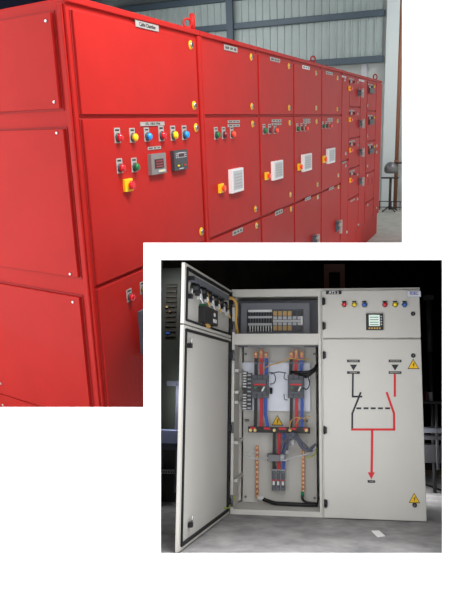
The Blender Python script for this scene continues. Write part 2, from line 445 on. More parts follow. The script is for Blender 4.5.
# --- compartment cabinet
t, off, x0, x1 = cabinet(5, 'red cabinet of stacked compartments with yellow switches and grey handles')
xa, xb_, xc_ = x0+.02, A.f(347.7, 130).x, A.f(358.2, 130).x
zq = Z(344, 161)
d = door(t, off, xa, xb_-.02, zq+.014, HT-.05, 'alley_door'); nameplate(d, off, 342, 75.9, 346, 77.5, m_='platew'); lock(d, off, 344.7, 79.7, .026, False); lock(d, off, 345.4, 153.4, .026, False)
d = door(t, off, xa, xb_-.02, HP+.014, zq-.014, 'alley_door'); nameplate(d, off, 342, 161.6, 346, 163.4); lock(d, off, 345.5, 165.5, .026, False); lock(d, off, 346.6, 232, .026, False)
rows = [Z(352, y) for y in (76.5, 106.7, 138, 168, 197.8)]
ctl = [((351, 81), 88.6, (355, 89, 362, 97)), ((351.3, 112.5), 119.5, (356, 119.5, 362.5, 127.5)), ((351.6, 143.3), 149.7, (356, 148.5, 362.5, 156)), ((351.8, 173), 179.5, (356, 177.5, 362.5, 185))]
for k in range(5):
    zb = rows[k+1]+.012 if k < 4 else HP+.014
    d = door(t, off, xb_, xc_+.02, zb, rows[k]-.012 if k else HT-.05, 'compartment_door')
    if k < 4:
        (cx, cy), ey, hh = ctl[k]
        button(d, off, cx-1.4, cy+.8, M['ltp'], .026, False); button(d, off, cx+2, cy+1, M['bredd'], .026, False)
        nameplate(d, off, cx-2.2, cy-2.6, cx+2.8, cy-1)
        estop(d, off, cx-2.6, ey-2.2, cx+1.6, ey+2.4, 0, 0, M['borange']); handle(d, off, *hh); lock(d, off, 357.4, cy+1.5, .018, False)
    else: nameplate(d, off, 350.5, 199.5, 354.5, 201); lock(d, off, 357.3, 199, .02, False); lock(d, off, 358, 224.6, .02, False)
d = door(t, off, xc_+.05, x1-.02, HP+.014, HT-.05, 'alley_door'); nameplate(d, off, 359, 79.8, 364, 81.6, m_='platew')
# --- last cabinet
t, off, x0, x1 = cabinet(6, 'farthest red cabinet of the row, with small dark meters, nearest the pedestal')
xd = A.f(374.2, 130).x
rows = [Z(370, y) for y in (82, 111, 141, 172, 200.5)]
for k in range(5):
    zb = rows[k+1]+.012 if k < 4 else HP+.014
    d = door(t, off, x0+.03, xd-.02, zb, rows[k]-.012 if k else HT-.05, 'compartment_door')
    if k < 3:
        yc = (84, 115, 144)[k]
        m = MB(shifted(off)); a, b, z0, z1 = rect(A, 368.4, yc+4.5, 373, yc+9.5, DY); m.box(a, b, DY-.03, DY, z0, z1, M['darkp']); m.box(a+.03, b-.03, DY-.034, DY-.03, z0+.03, z1-.03, M['blackp']); sub(d, off, 'small_meter', m, bevel=.004)
        nameplate(d, off, 368, yc, 372.5, yc+1.4); button(d, off, 368.6, yc+3, M['ltp'], .024, False); button(d, off, 371, yc+3, M['midp'], .024, False); button(d, off, 373, yc+2.6, M['byel'], .024, False)
    if k == 3:
        m = MB(shifted(off))
        for a, b, c, e in ((367.8, 178, 368.8, 185), (371.5, 177, 372.5, 184)):
            a, b2, z0, z1 = rect(A, a, b, c, e, DY); m.box(a, b2, DY-.006, DY, z0, z1, M['redgap'])
        sub(d, off, 'vent_slot', m)
    for p in ((367.3, 105.4), (367.2, 136), (367.2, 166), (367.3, 175.5), (367.5, 205), (367.4, 216.5))[k:k+1]: lock(d, off, *p, .026, False)
d = door(t, off, xd+.02, x1-.02, HP+.014, HT-.05, 'alley_door'); lock(d, off, 376.5, 146, .03, False); lock(d, off, 376.5, 152, .03, False); lock(d, off, 376.4, 208, .026, False)
eye(t, off, 375, 83, .05, .045)

# --- the hall around them
XW = A.g(390, 208, HB).x
p0 = XW
cor = lambda x, y, z: A.m @ V((x, y, z))
fa, fb = A.g(336, 250, HB), A.g(425, 250, HB)
m = MB(); m.plan([(-1.2, -.02), (fa.x, -.02), (fa.x, fa.y), (fb.x, fb.y), (fb.x+1, fb.y-.5), (XW+.4, -5), (XW+.4, 9), (-1.2, 9)], HB-.05, HB-.001, M['conc1'])
tag(m.build('floor', None, A.m), kind='structure')
def wyz(px, py): q = A.w(px, py, XW); return q.y, q.z
y1_, ztop = wyz(100, -160); yr, _ = wyz(440, 150)
zsh = wyz(350, 60)[1]
yl = 8.5
HTOP = HT+2.6
m = MB(); m.box(XW, XW+.15, yr-1, yl, HB, HTOP, M['plaster'])
wall = tag(m.build('wall_back', None, A.m), kind='structure')
# corrugated sheet: one folded surface
ysh1 = wyz(383, 30)[0]; m = MB(); n = 0
pts = []; y = ysh1; pitch = .2
while y < yl-.2:
    pts += [(XW-.06, y), (XW-.06, y+pitch*.72), (XW-.1, y+pitch*.8), (XW-.1, y+pitch*.92)]; y += pitch
pv = [(a, b, zsh) for a, b in pts]+[(a, b, HTOP) for a, b in pts]; n = len(pts)
m.poly(pv, [(i, i+1, n+i+1, n+i) for i in range(n-1)], M['sheet'])
m.build('corrugated_sheet', wall, None, rec=False)
for (px, py), hh in (((350, 61.5), .16), ((310, 20.5), .15), ((180, 5), .15)):
    zz = wyz(px, py)[1]
    m = MB(); m.box(XW-.24, XW-.1, ysh1-.05, yl-.3, zz-hh/2, zz+hh/2, M['beam']); m.build('steel_rail', wall, None, .01)
yy = wyz(234, 20)[0]
m = MB(); m.box(XW-.34, XW-.24, yy-.09, yy+.09, zsh, HTOP, M['beam']); m.build('steel_post', wall)
yy = wyz(364.5, 70)[0]; m = MB(); m.box(XW-.07, XW, yy-.07, yy+.07, HB, zsh, M['ltp']); m.build('conduit', wall)
ya = wyz(70, 5)[0]
m = MB(); m.box(XW-.44, XW-.24, ya, yl, HB, HTOP, M['navy']); m.build('dark_panel', wall)  # added dark panel standing in for the dim left end of the wall
ya, yb = A.w(396, 120, XW-.2).y, A.w(383.5, 120, XW-.2).y
m = MB(); m.box(XW-.2, XW, ya, yb, HB, HTOP, M['pillar']); tag(m.build('trim_1', None, A.m, .01), kind='structure')
yp = A.w(397, 120, XW-.12).y
m = MB(); m.cyl((0, 0, 0), (0, 0, HTOP-HB-.01), .075, M['brown'], 16); m.ring((0, 0, 1.2), (0, 0, 1), .085, .07, .06, M['brown'])
o = m.build('downpipe', None, A.m @ Matrix.Translation((XW-.12, yp, HB))); tag(o, 'brown vertical pipe beside the white pillar at the far wall', 'pipe')
m = MB(); m.box(-1.2, XW+.15, 9, 9.1, HB, HTOP, M['navy']); tag(m.build('wall_left', None, A.m), kind='structure')
def xat(y_, z_, wy):      # where the line along the row at (y_, z_) reaches the world depth wy
    a_ = (A.m @ V((0, y_, z_))).y; return (wy-a_)/(A.m.to_3x3() @ V((1, 0, 0))).y
xr_ = max(xat(-4.5, HB, 2.6), xat(-4.5, HTOP, 2.6))+.3
m = MB(); m.box(xr_, XW+.15, -4.6, -4.5, HB, HTOP, M['plaster']); tag(m.build('wall_right', None, A.m), kind='structure')
m = MB(); m.plan([(-1.2, 9.1), (-1.2, .3), (xat(-2, HTOP, 2.6), -2), (xat(-4.5, HTOP, 2.6), -4.5), (XW+.15, -4.5), (XW+.15, 9.1)], HTOP, HTOP+.1, M['roof']); tag(m.build('ceiling', None, A.m), kind='structure')

# pedestal machine and rack by the far wall
q = A.g(389.5, 211.5, HB)
def PX(px, py): # point on the plane through the pedestal that faces the row's end
    return A.hit(px, py, V((q.x, q.y, 0)), V((1, 0, 0)))
off = (q.x, q.y, HB)
t = thing('pedestal_grinder', A, 'dark domed machine on a thin pedestal behind the end of the red row', 'machine', off)
uy = abs(PX(380, 180).y-PX(390, 180).y)/10   # metres per pixel there
zc = PX(389, 168).z-HB; zp = PX(389, 178).z-HB; k_ = uy
m = MB(); m.lathe((0, 0, zc-5*k_), (0, 0, 1), [(0, 5*k_), (1.5*k_, 6.6*k_), (5*k_, 6.8*k_), (8*k_, 5.4*k_), (10.5*k_, 3*k_), (11*k_, k_)], M['dome'], 24); m.build('dome', t)
m = MB(); m.box(-3*k_, 3*k_, -8*k_, 9*k_, zp-.5*k_, zp+.8*k_, M['iron']); m.build('tray', t, None, .01)
m = MB(); m.cyl((0, 0, 2*k_), (0, 0, zp), 1.3*k_, M['iron']); m.build('pedestal', t)
for k in range(4):
    a = PI/4+k*PI/2; c_, s_ = math.cos(a), math.sin(a); m = MB(); m.tube([(0, 0, 6*k_), (3*k_*c_, 3*k_*s_, 4*k_), (9*k_*c_, 9*k_*s_, .7*k_)], .7*k_, M['iron']); m.build('leg', t)
m = MB(); m.cyl((0, -4*k_, zc+5*k_), (0, -12*k_, zc+5*k_), .9*k_, M['iron']); m.build('side_arm', t)
q2 = A.g(386, 205.5, HB)
off = (q.x+10*k_, q.y+.1, HB); t = thing('tool_rack', A, 'low dark iron rack behind the domed pedestal machine', 'rack', off)
for z_ in (3*k_, 9*k_):
    m = MB(); m.box(-.5*k_, .5*k_, -14*k_, 9*k_, z_-.4*k_, z_+.4*k_, M['iron']); m.build('rail', t)
for y_ in (-13*k_, -4*k_, 8*k_):
    m = MB(); m.box(-.5*k_, .5*k_, y_-.4*k_, y_+.4*k_, 0, 9*k_, M['iron']); m.build('post', t)

# added fill lights for the hall, standing for no real fittings
def area(name, fr, loc, size, sizey, power, down=(0, 0, -1), colr=(1, 1, 1)):
    l = bpy.data.lights.new(name, 'AREA'); l.shape = 'RECTANGLE'; l.size = size; l.size_y = sizey; l.energy = power; l.color = colr
    o = bpy.data.objects.new(name, l); col.objects.link(o)
    d = (fr.m.to_3x3() @ V(down)).normalized()
    o.rotation_euler = d.to_track_quat('-Z', 'Y').to_euler(); o.location = fr.m @ V(loc)
    return o
area('hall_fill', A, (.2, -1.9, HTOP-.4), 1.8, 1, 240, (-.05, .6, -1))
area('hall_fill', A, (XW-2, -2.6, HTOP-.2), 2, 2, 170, (.7, .1, -1))
area('hall_fill', A, (XW-3, 4.5, HTOP-.2), 2.5, 3, 110, (1, 0, -.7))

# ================================================================= ROOM TWO: the grey changeover panel
s2 = B.s
W1, W2_, HH, DB = .13892*s2, .2876*s2, .33983*s2, .165*s2
def R2(x0, y0, x1, y1, y=0): return rect(B, x0, y0, x1, y1, y)
def P2(px, py, y=0): return B.f(px, py, y)
def zp2(px, py, y=0): return B.f(px, py, y).z
off = (W1/2, DB/2, -HH)
sh = shifted(off)
t = thing('electrical_enclosure', B, 'tall grey cabinet standing open, its breakers and busbars exposed', 'electrical cabinet', off)
g = M['grey']; th = .006
zm0, zm1 = zp2(275, 344.7), zp2(275, 333.6); zt0 = zp2(275, 296.5); zb1 = zp2(275, 510.5); xs0 = P2(319, 420).x
# carcass with returns
m = MB(sh)
m.box(0, th, 0, DB, -HH, 0, g); m.box(W1-th, W1, 0, DB, -HH, 0, g); m.box(th, W1-th, DB-th, DB, -HH, 0, g)
m.box(th, W1-th, 0, DB-th, -th, 0, g); m.box(th, W1-th, 0, DB-th, -HH, -HH+.012, g)
m.box(th, W1-th, 0, .02, zt0, -th, g); m.box(th, W1-th, 0, .03, -HH+.012, zb1, g); m.box(th, .014, 0, .02, zb1, zt0, g); m.box(xs0, W1-th, 0, .03, zb1, zt0, g)
body = sub(t, off, 'body', m, bevel=.0015)
m = MB(sh); m.box(.014, xs0, 0, .05, zm0, zm1, g); sub(t, off, 'cross_rail', m, bevel=.002)
m = MB(sh); m.box(-.004, W1+.002, -.008, DB, 0, .012, M['grey']); sub(t, off, 'roof', m, bevel=.003)
m = MB(sh)
for py in (371, 392, 402, 441, 478): zz = P2(238, py, .15).z; m.box(th, .03, .05, DB-.05, zz-.008, zz+.008, M['grey'])
m.box(th, .02, .28, .3, -HH+.02, zm0, M['grey'])
sub(t, off, 'side_rail', m)
# upper compartment
YU = .12
a, b, z0, z1 = R2(241, 305.5, 309.5, 333.6, YU); z0 = zm0+.002
m = MB(sh)
m.box(a, b, YU, YU+.01, z1, zp2(275, 303, YU), M['blugrey'])
ax, bx_, za, zb = R2(247, 309.5, 303.5, 332.5, YU)
m.box(a, ax, YU, YU+.01, z0, z1, M['blugrey']); m.box(bx_, b, YU, YU+.01, z0, z1, M['blugrey']); m.box(ax, bx_, YU, YU+.01, zb, z1, M['blugrey']); m.box(ax, bx_, YU, YU+.01, z0, za, M['blugrey']); m.box(ax, bx_, YU+.06, YU+.065, z0, z1, M['ltp'])
sub(t, off, 'inner_cover', m)
m = MB(sh); m.box(th, W1-th, YU+.09, YU+.1, zm0, -.02, M['blugrey']); sub(t, off, 'upper_back_plate', m)
def termblock(x0, y0, x1, y1, orange):
    a, b, z0, z1 = R2(x0, y0, x1, y1, YU+.02); m = MB(sh); h = z1-z0; n = 9 if not orange else 6
    m.box(a, b, YU+.02, YU+.05, z0, z1, M['midp'])
    if not orange:
        m.box(a, b, YU+.01, YU+.02, z0+h*.88, z1, M['platew']); m.box(a, b, YU+.01, YU+.02, z0+h*.28, z0+h*.38, M['ltp']); m.box(a, b, YU+.01, YU+.02, z0+h*.6, z0+h*.7, M['ltp'])
        for i in range(n):
            u = a+(b-a)*(i+.15)/n; v = a+(b-a)*(i+.6)/n
            m.box(u, v, YU+.008, YU+.02, z0+h*.03, z0+h*.25, M['ink']); m.box(v, v+(b-a)*.03, YU+.006, YU+.02, z0+h*.0, z0+h*.26, M['whitep'])
            m.box(u, v, YU+.008, YU+.02, z0+h*.4, z0+h*.6, M['ink']); m.box(u, v, YU+.008, YU+.02, z0+h*.72, z0+h*.87, M['ink'])
    else:
        m.box(a, b, YU+.006, YU+.02, z0+h*.44, z0+h*.54, M['ltp'])
        for i in range(n):
            u = a+(b-a)*(i+.1)/n; v = a+(b-a)*(i+.85)/n; k = M['orange'] if i < 4 and i != 3 else (M['orange'] if i == 3 else M['darkp'])
            m.box(u, v, YU+.01, YU+.02, z0+h*.06, z0+h*.27, k); m.box(u, v, YU+.01, YU+.02, z0+h*.73, z0+h*.94, k)
            m.box(u, v, YU+.01, YU+.02, z0+h*.3, z0+h*.42, M['ltp']); m.box(u, v, YU+.01, YU+.02, z0+h*.57, z0+h*.7, M['ltp'])
        m.box(b-(b-a)*.03, b+.004, YU+.004, YU+.02, z0+h*.3, z0+h*.7, M['platew'])
    return m.build('terminal_block', t)
termblock(248.3, 309.6, 272.3, 331.8, False)['label'] = 'black and white terminal block'
termblock(273, 310, 302, 331.8, True)['label'] = 'terminal block with orange and grey tiles'
# mounting plate
YM = .30
a, b, z0, z1 = R2(243.3, 340, 316.3, 503, YM)
m = MB(sh); m.box(a, b, YM, YM+.004, z0, zm0+.03, M['grey']); plate = sub(t, off, 'mounting_plate', m)
for px, py in ((245.8, 354), (245.6, 496.7), (314.6, 498), (314.4, 354)): m = MB(sh); q = P2(px, py, YM); m.lathe((q.x, YM, q.z), (0, -1, 0), [(0, .007), (.006, .006)], M['steelp'], 12); sub(plate, off, 'fixing_bolt', m)
YG = YM-.02
a, b, z0, z1 = R2(242.3, 362.5, 310.2, 411, YG)
m = MB(sh); m.box(a, b, YG, YG+.006, z0, z1, M['galv'])
for px in (243, 309): q = P2(px, 364, YG); m.box(q.x-.004, q.x+.004, YG-.003, YG, q.z-.02, q.z+.005, M['galv'])
sub(t, off, 'galvanised_plate', m)
# small auxiliary strip
YS = YG-.02
a, b, z0, z1 = R2(242.5, 371.6, 247.5, 409.8, YS)
m = MB(sh); m.box(a, b, YS, YG, z0, z1, M['darkp']); n = 14
for i in range(n):
    if i in (6, 7): continue
    u = z0+(z1-z0)*(i+.2)/n; m.box(a+.002, b-.006, YS-.006, YS, u, u+(z1-z0)*.55/n, M['whitep'])
sub(t, off, 'auxiliary_strip', m, 'black and white contact strip')
# breakers
YB = YG-.09
def breaker(x0, y0, x1, y1, extra):
    a, b, z0, z1 = R2(x0, y0, x1, y1, YB); h = z1-z0; w_ = b-a; m = MB(sh)
    m.box(a, b, YB+.02, YG, z0, z1, M['midp']); m.box(a+w_*.12, b-w_*.08, YB, YB+.02, z0+h*.18, z1-h*.2, M['midp'])
    for i in range(4): u = a+w_*i/3; m.box(u-.0015 if i else u, u+.0015 if i < 3 else u, YB+.014, YB+.02, z1-h*.2, z1, M['darkp']); m.box(u-.0015 if i else u, u+.0015 if i < 3 else u, YB+.014, YB+.02, z0, z0+h*.18, M['darkp'])
    m.box(a+w_*.16, b-w_*.12, YB-.002, YB, z0+h*.55, z0+h*.62, M['mred'])
    m.box(a+w_*.16, b-w_*.12, YB-.0015, YB, z0+h*.28, z0+h*.54, M['ltp'] if extra else M['darkp'])
    m.box(a+w_*.42, a+w_*.62, YB-.022, YB, z0+h*.3, z0+h*.46, M['blackp'])
    m.prism([(a+w_*.6, z0+h*.3), (a+w_*.72, z0+h*.3), (a+w_*.86, z0+h*.5), (a+w_*.76, z0+h*.5)], YB-.003, YB, M['platew'])
    m.box(a+w_*.2, a+w_*.34, YB-.003, YB, z0+h*.42, z0+h*.5, M['bgreen'])
    if extra: m.box(a-w_*.42, a-.002, YB+.03, YG, z0-h*.48, z1-h*.1, M['darkp'])
    o = m.build('circuit_breaker', t, None, .002); return o
breaker(251, 374.8, 267.6, 398.3, False)['label'] = 'grey breaker above the three sleeved bars'
breaker(287.6, 374.8, 303.8, 398.3, False)['label'] = 'grey breaker beside the looping black cables'
a, b, z0, z1 = R2(247, 373, 251.5, 410, YG-.04); m = MB(sh); m.box(a, b, YG-.04, YG, z0, z1, M['darkp'])
for i in range(9): u = z0+(z1-z0)*(i+.3)/9; m.box(a+.003, b-.003, YG-.043, YG-.04, u, u+.008, M['ltp'])
sub(t, off, 'auxiliary_module', m)
def bar(name, px0, py0, px1, py1, wpx, mt, y, d=.008, parent=None):
    p, q = P2(px0, py0, y), P2(px1, py1, y); r = abs(P2(px0+wpx/2, py0, y).x-p.x)
    m = MB(sh); m.prism([(p.x-r, p.z), (p.x+r, p.z), (q.x+r, q.z), (q.x-r, q.z)], y, y+d, mt)
    return m.build(name, parent or t)
def bolt(parent, px, py, y, mt='brass', r=.006):
    q = P2(px, py, y); m = MB(sh); m.lathe((q.x, y, q.z), (0, -1, 0), [(0, r*1.3), (.002, r*1.3), (.002, r), (.008, r*.9)], M[mt], 6); m.build('bolt', parent)
YK = YG-.05
for px, c, top in ((255.9, 'cblack', 351.5), (261, 'cred', 349.5), (266.3, 'cblue', 352), (291.2, 'cblack', 351.5), (296.3, 'cred', 349.5), (301.7, 'cblue', 351.5)):
    o = bar('copper_tail', px, top, px, 358.5, 3.4, M['copper'], YK); bolt(o, px, top+2.4, YK)
    o = bar('sleeved_bar', px, 358, px-(.8 if px > 280 else 0), 376, 3.2, M[c], YK-.001, .01); bolt(o, px, 363, YK-.001, 'steelp', .005)
for px, c, x2 in ((255.8, 'cblack', 255.2), (261.2, 'cred', 261), (291.4, 'cblack', 291), (296.5, 'cred', 296.5), (302, 'cblue', 302)):
    bar('sleeved_bar', px, 397.5, x2, 429, 3.1, M[c], YK)
o = bar('sleeved_bar', 265.5, 397.5, 265.3, 415, 3.2, M['cblue'], YK); 
bar('sleeved_bar', 265.3, 414.5, 268, 428, 3.2, M['cblue'], YK)
# horizontal bus
YH = YK-.02
a, b, z0, z1 = R2(248, 427.2, 310, 433, YH); m = MB(sh); h = z1-z0
m.box(a, b, YH, YH+.03, z0, z1, M['cblack'])
for u, v in ((.04, .12), (.26, .36), (.5, .62), (.7, .78), (.9, .97)): m.box(a+(b-a)*u, a+(b-a)*v, YH-.002, YH, z0+h*.55, z0+h*.95, M['cred'])
o = sub(t, off, 'horizontal_busbar', m, 'black busbar with red marks')
for px in (250.5, 255, 274.3, 290, 306.4): bolt(o, px, 430.2, YH-.002, 'brass', .008)
for px, c in ((274.4, 'cblack'), (279.3, 'cred'), (284.2, 'cblue')): bar('dropper_bar', px, 433, px-.6, 471, 3.0, M[c], YK+.01)
# contactor / small breaker
a, b, z0, z1 = R2(271.5, 470, 285.2, 491.5, YB+.02); m = MB(sh); h = z1-z0; w_ = b-a
m.box(a, b, YB+.03, YM, z0, z1, M['ltp'])
for i in range(3):
    u = a+w_*(i+.08)/3; v = a+w_*(i+.92)/3
    m.box(u, v, YB+.02, YB+.03, z0+h*.04, z0+h*.96, M['midp']); m.box(u+(v-u)*.2, v-(v-u)*.2, YB+.01, YB+.02, z0+h*.3, z0+h*.48, M['whitep']); m.box(u, v, YB+.016, YB+.02, z0+h*.5, z0+h*.55, M['mred']); m.box(u+(v-u)*.25, v-(v-u)*.25, YB+.012, YB+.02, z0+h*.06, z0+h*.16, M['steelp']); m.box(u+(v-u)*.25, v-(v-u)*.25, YB+.012, YB+.02, z0+h*.84, z0+h*.94, M['steelp'])
sub(t, off, 'triple_breaker', m, 'light grey block of three small breakers', .002)
a, b, z0, z1 = R2(267, 454.8, 281.5, 461.5, YK-.03); m = MB(sh); m.box(a, b, YK-.03, YM, z0, z1, M['steelp']); sub(t, off, 'current_transformer', m, bevel=.002)
# current transformers with wires: pale cylinders
m = MB(sh)
for px, py in ((282, 458), (286.5, 451), (292.5, 443)): q = P2(px, py, YK-.04); m.lathe((q.x, YK-.04, q.z-.016), (0.1, 0, 1), [(0, .013), (.034, .013)], M['ltp'], 14)
sub(t, off, 'cable_gland', m)
def wire(pts, r, mt, name='cable', parent=None, y=None):
    m = MB(sh); m.tube([P2(a, b, y_) for a, b, y_ in pts], r, M[mt]); return m.build(name, parent or t)
YW = YK-.05
wire([(281, 452, YW), (284, 442, YW-.01), (290, 434, YW-.02), (297, 436, YW-.01), (302, 446, YW), (308, 450, YW), (316, 444, YW)], .007, 'cgrey')
wire([(284, 454, YW), (287, 443, YW-.01), (292, 437, YW-.02), (297, 440, YW-.01), (303, 449, YW), (311, 451, YW), (317, 446, YW+.01)], .006, 'cgrey')
wire([(287, 450, YW), (289, 440, YW-.02), (295, 434, YW-.02), (301, 441, YW), (308, 448, YW)], .006, 'cgrey')
wire([(283, 461, YW), (293, 457.5, YW), (304, 455, YW), (313, 450, YW), (316, 446, YW)], .004, 'cwhite')
wire([(268, 458, YW), (258, 459, YW), (250, 457, YW), (247.5, 453, YW), (252, 451.5, YW), (257, 453, YW)], .004, 'cwhite')
wire([(289.5, 430, YW), (291, 421, YW), (297, 417.5, YW), (303, 418.5, YW), (306, 422, YW)], .0025, 'cyel')
wire([(296, 424, YW), (299, 419, YW-.01), (304, 418, YW), (311, 416, YW)], .0025, 'cyel')
wire([(263, 371, YK-.03), (266, 367, YK-.03), (272, 364.5, YK-.03), (279, 363, YK-.03), (286, 360, YK-.03), (291, 358.5, YK-.03), (300, 359.5, YK-.03), (309, 359, YK-.03)], .0035, 'cyel')
wire([(305, 457, YW), (310, 457.5, YW), (315, 454, YW), (316, 447, YW)], .003, 'cgy')
for k, (yy, r_) in enumerate(((371, .008), (373, .008), (375, .007))):
    wire([(291+k*5, 372, YK-.02), (297+k*4, yy+1.5, YK-.05), (308, yy+1, YK-.06), (314, yy-2-k, YK-.05), (317, yy-6-2*k, YK-.03)], r_, 'cblack')
wire([(303, 388, YK-.02), (307, 389, YK-.04), (309.5, 384, YK-.05), (308, 377, YK-.04), (305, 374, YK-.02)], .003, 'cblack')
wire([(268, 373, YK-.02), (273, 373, YK-.04), (275.5, 378, YK-.04), (274, 383, YK-.02), (270, 384, YK)], .003, 'midp')
wire([(271, 374, YK-.02), (278, 372, YK-.03), (286, 373, YK-.02)], .003, 'midp')
wire([(285, 373, YK-.02), (284, 378, YK-.03), (287, 380, YK-.02)], .0025, 'midp'); wire([(284, 394, YK-.02), (284.5, 399, YK-.03), (287, 400, YK-.02)], .0025, 'midp')
m = MB(sh)
q = P2(271, 387.5, YG-.03); m.lathe((q.x, YG-.03, q.z), (0, 0, -1), [(0, .008), (.035, .008)], M['blackp']); sub(t, off, 'black_plug', m)
m = MB(sh)
for px, py in ((247, 420.3), (305.6, 421)): q = P2(px, py, YM-.03); m.cyl((q.x-.012, YM-.03, q.z), (q.x+.012, YM-.03, q.z), .006, M['steelp']); m.cyl((q.x, YM-.03, q.z), (q.x, YM, q.z), .004, M['steelp'])
sub(t, off, 'stand_off', m)
# earth bars
for px, y0_, y1_ in ((257.2, 445.5, 498), (303.3, 446.5, 493)):
    o = bar('earth_bar', px, y0_, px-.3, y1_, 2.8, M['copper'], YM-.03, .006); n = 11
    for i in range(n): bolt(o, px, y0_+2.2+(y1_-y0_-4)*i/(n-1), YM-.03, 'brass', .0055)
    m = MB(sh)
    for py in (y0_+5, y1_-6): q = P2(px, py, YM-.02); m.cyl((q.x, YM-.024, q.z), (q.x, YM, q.z), .008, M['cred'], 10)
    m.build('insulator', o)
wire([(263, 499, YM-.05), (268, 501, YM-.06), (276, 503.3, YM-.08), (290, 504, YM-.09), (305, 504.8, YM-.09), (317, 505.3, YM-.08)], .011, 'cblack')
m = MB(sh); p, q = P2(257.5, 497.3, YM-.05), P2(263.5, 498.8, YM-.05); m.cyl(p, q, .011, M['whitep']); sub(t, off, 'cable_lug', m)
wire([(302.4, 494, YM-.04), (302.5, 499, YM-.05), (306, 502, YM-.06), (312, 503.3, YM-.07), (318, 503.6, YM-.06)], .007, 'cblack')
m = MB(sh); p, q = P2(302.6, 491.5, YM-.042), P2(302.4, 496.5, YM-.042); m.cyl(p, q, .009, M['cgreen']); sub(t, off, 'green_sleeve', m)
def sign(parent, shf, cx, cy, r, y):
    q = P2(cx, cy, y); k = abs(P2(cx+r, cy, y).x-q.x)
    m = MB(shf); m.prism([(q.x-k*1.06, q.z-k*.92), (q.x+k*1.06, q.z-k*.92), (q.x, q.z+k*.96)], y-.0015, y, M['ink'])
    m.prism([(q.x-k*.88, q.z-k*.8), (q.x+k*.88, q.z-k*.8), (q.x, q.z+k*.76)], y-.002, y-.0015, M['yellow'])
    m.prism([(q.x+k*.12, q.z+k*.3), (q.x-k*.16, q.z-k*.22), (q.x+k*.02, q.z-k*.18), (q.x-k*.08, q.z-k*.7), (q.x+k*.22, q.z-k*.05), (q.x+k*.03, q.z-k*.06), (q.x+k*.26, q.z+k*.22)], y-.0025, y-.002, M['ink'])
    o = m.build('warning_sign', parent); o['label'] = 'yellow triangle with black lightning bolt'
sign(plate, sh, 277.4, 420.3, 5.5, YM-.004)

# open doors of the left cabinet
da = .1038; DL = .2350*s2
ud = V((-math.sin(da), -math.cos(da), 0)); nd = V((math.cos(da), -math.sin(da), 0))     # along the door, inner face normal
hx = V((-.004, -.008, 0)); TH = .014
Td = lambda v: hx+ud*v.x+nd*v.y+V((0, 0, v.z))
def PD(px, py, o=0.0):
    q = B.hit(px, py, hx+nd*o, nd)-hx; return q.dot(ud), q.z
shd = shifted(off, Td)
zsp = PD(205, 330.5)[1]
def leaf(z0, z1):
    m = MB(shd); m.box(0, DL, -TH, -TH+.003, z0, z1, g)
    for (u0, u1, a, b) in ((0, .012, z0, z1), (DL-.02, DL, z0, z1), (.012, DL-.02, z0, z0+.014), (.012, DL-.02, z1-.014, z1)): m.box(u0, u1, -TH+.003, 0, a, b, g)
    m.box(.02, DL-.04, -TH+.003, -.009, z0+.02, z1-.02, g)
    d = m.build('door', t)
    m = MB(shd)
    for (u0, u1, a, b) in ((.013, .0175, z0+.012, z1-.012), (DL-.044, DL-.030, z0+.012, z1-.012), (.026, DL-.05, z0+.012, z0+.022), (.026, DL-.05, z1-.022, z1-.012)): m.box(u0, u1, -.01, .003, a, b, M['gasket'])
    m.build('gasket', d)
    return d
dU = leaf(zsp+.003, .004); dU['label'] = 'short upper door with lamp wiring inside'
dL = leaf(-HH+.006, zsp-.003); dL['label'] = 'tall lower door, bare inside'
def hinge(d, px, py):
    u, z = PD(px, py); m = MB(shd); m.box(-.01, .018, -.004, .014, z-.015, z+.015, M['blackp']); m.cyl((-.002, .012, z-.028), (-.002, .012, z+.028), .008, M['steelp']); m.build('hinge', d)
for d, px, py in ((dU, 229.5, 301), (dU, 229, 326), (dL, 228.8, 355), (dL, 228.4, 428), (dL, 229, 501)): hinge(d, px, py)
def latch(d, px, py):
    u, z = PD(px, py); m = MB(shd); m.box(u-.02, u+.005, -.01, .008, z-.01, z+.01, M['blackp']); m.cyl((u-.008, .004, z+.008), (u-.008, .008, z+.035), .005, M['steel']); m.build('latch', d)
latch(dU, 190, 296); latch(dL, 189.5, 345.5); latch(dL, 190, 525)
m = MB(shd); u0, z0 = PD(190, 278); u1, z1 = PD(226.5, 299)
m.box(u1, u0, -.01, .016, z0-.014, z0+.01, M['blugrey']); m.build('wiring_duct', dU)
m = MB(shd); m.box(u0-.012, u0+.006, -.005, .018, z0-.01, z0+.008, M['blackp']); m.build('latch', dU)
for k, (px, py) in enumerate(((197, 288), (204, 291.5), (209.5, 295), (215.8, 299), (221, 302), (225, 305))):
    u, z = PD(px, py, .015); m = MB(shd)
    m.lathe((u, -.012, z), (0, 1, 0), [(0, .022), (.02, .022), (.022, .017), (.036, .017), (.04, .01)], M['blackp'], 14)
    m.box(u-.016, u+.014, .01, .03, z-.034, z-.014, M['blackp']); m.box(u-.014, u+.002, .03, .033, z-.05, z-.026, M['whitep']); m.box(u-.03, u-.018, .012, .03, z-.046, z-.03, M['whitep'])
    m.tube([(u, .03, z-.04), (u-.01, .04, z-.065), (u-.03, .03, z-.045), (u-.04, .02, z)], .003, M['cyel' if k % 2 else 'cwhite'])
    o = m.build('lamp_holder', dU)
u0, z0 = PD(204.5, 313, .02); u1, z1 = PD(217.5, 316, .02)
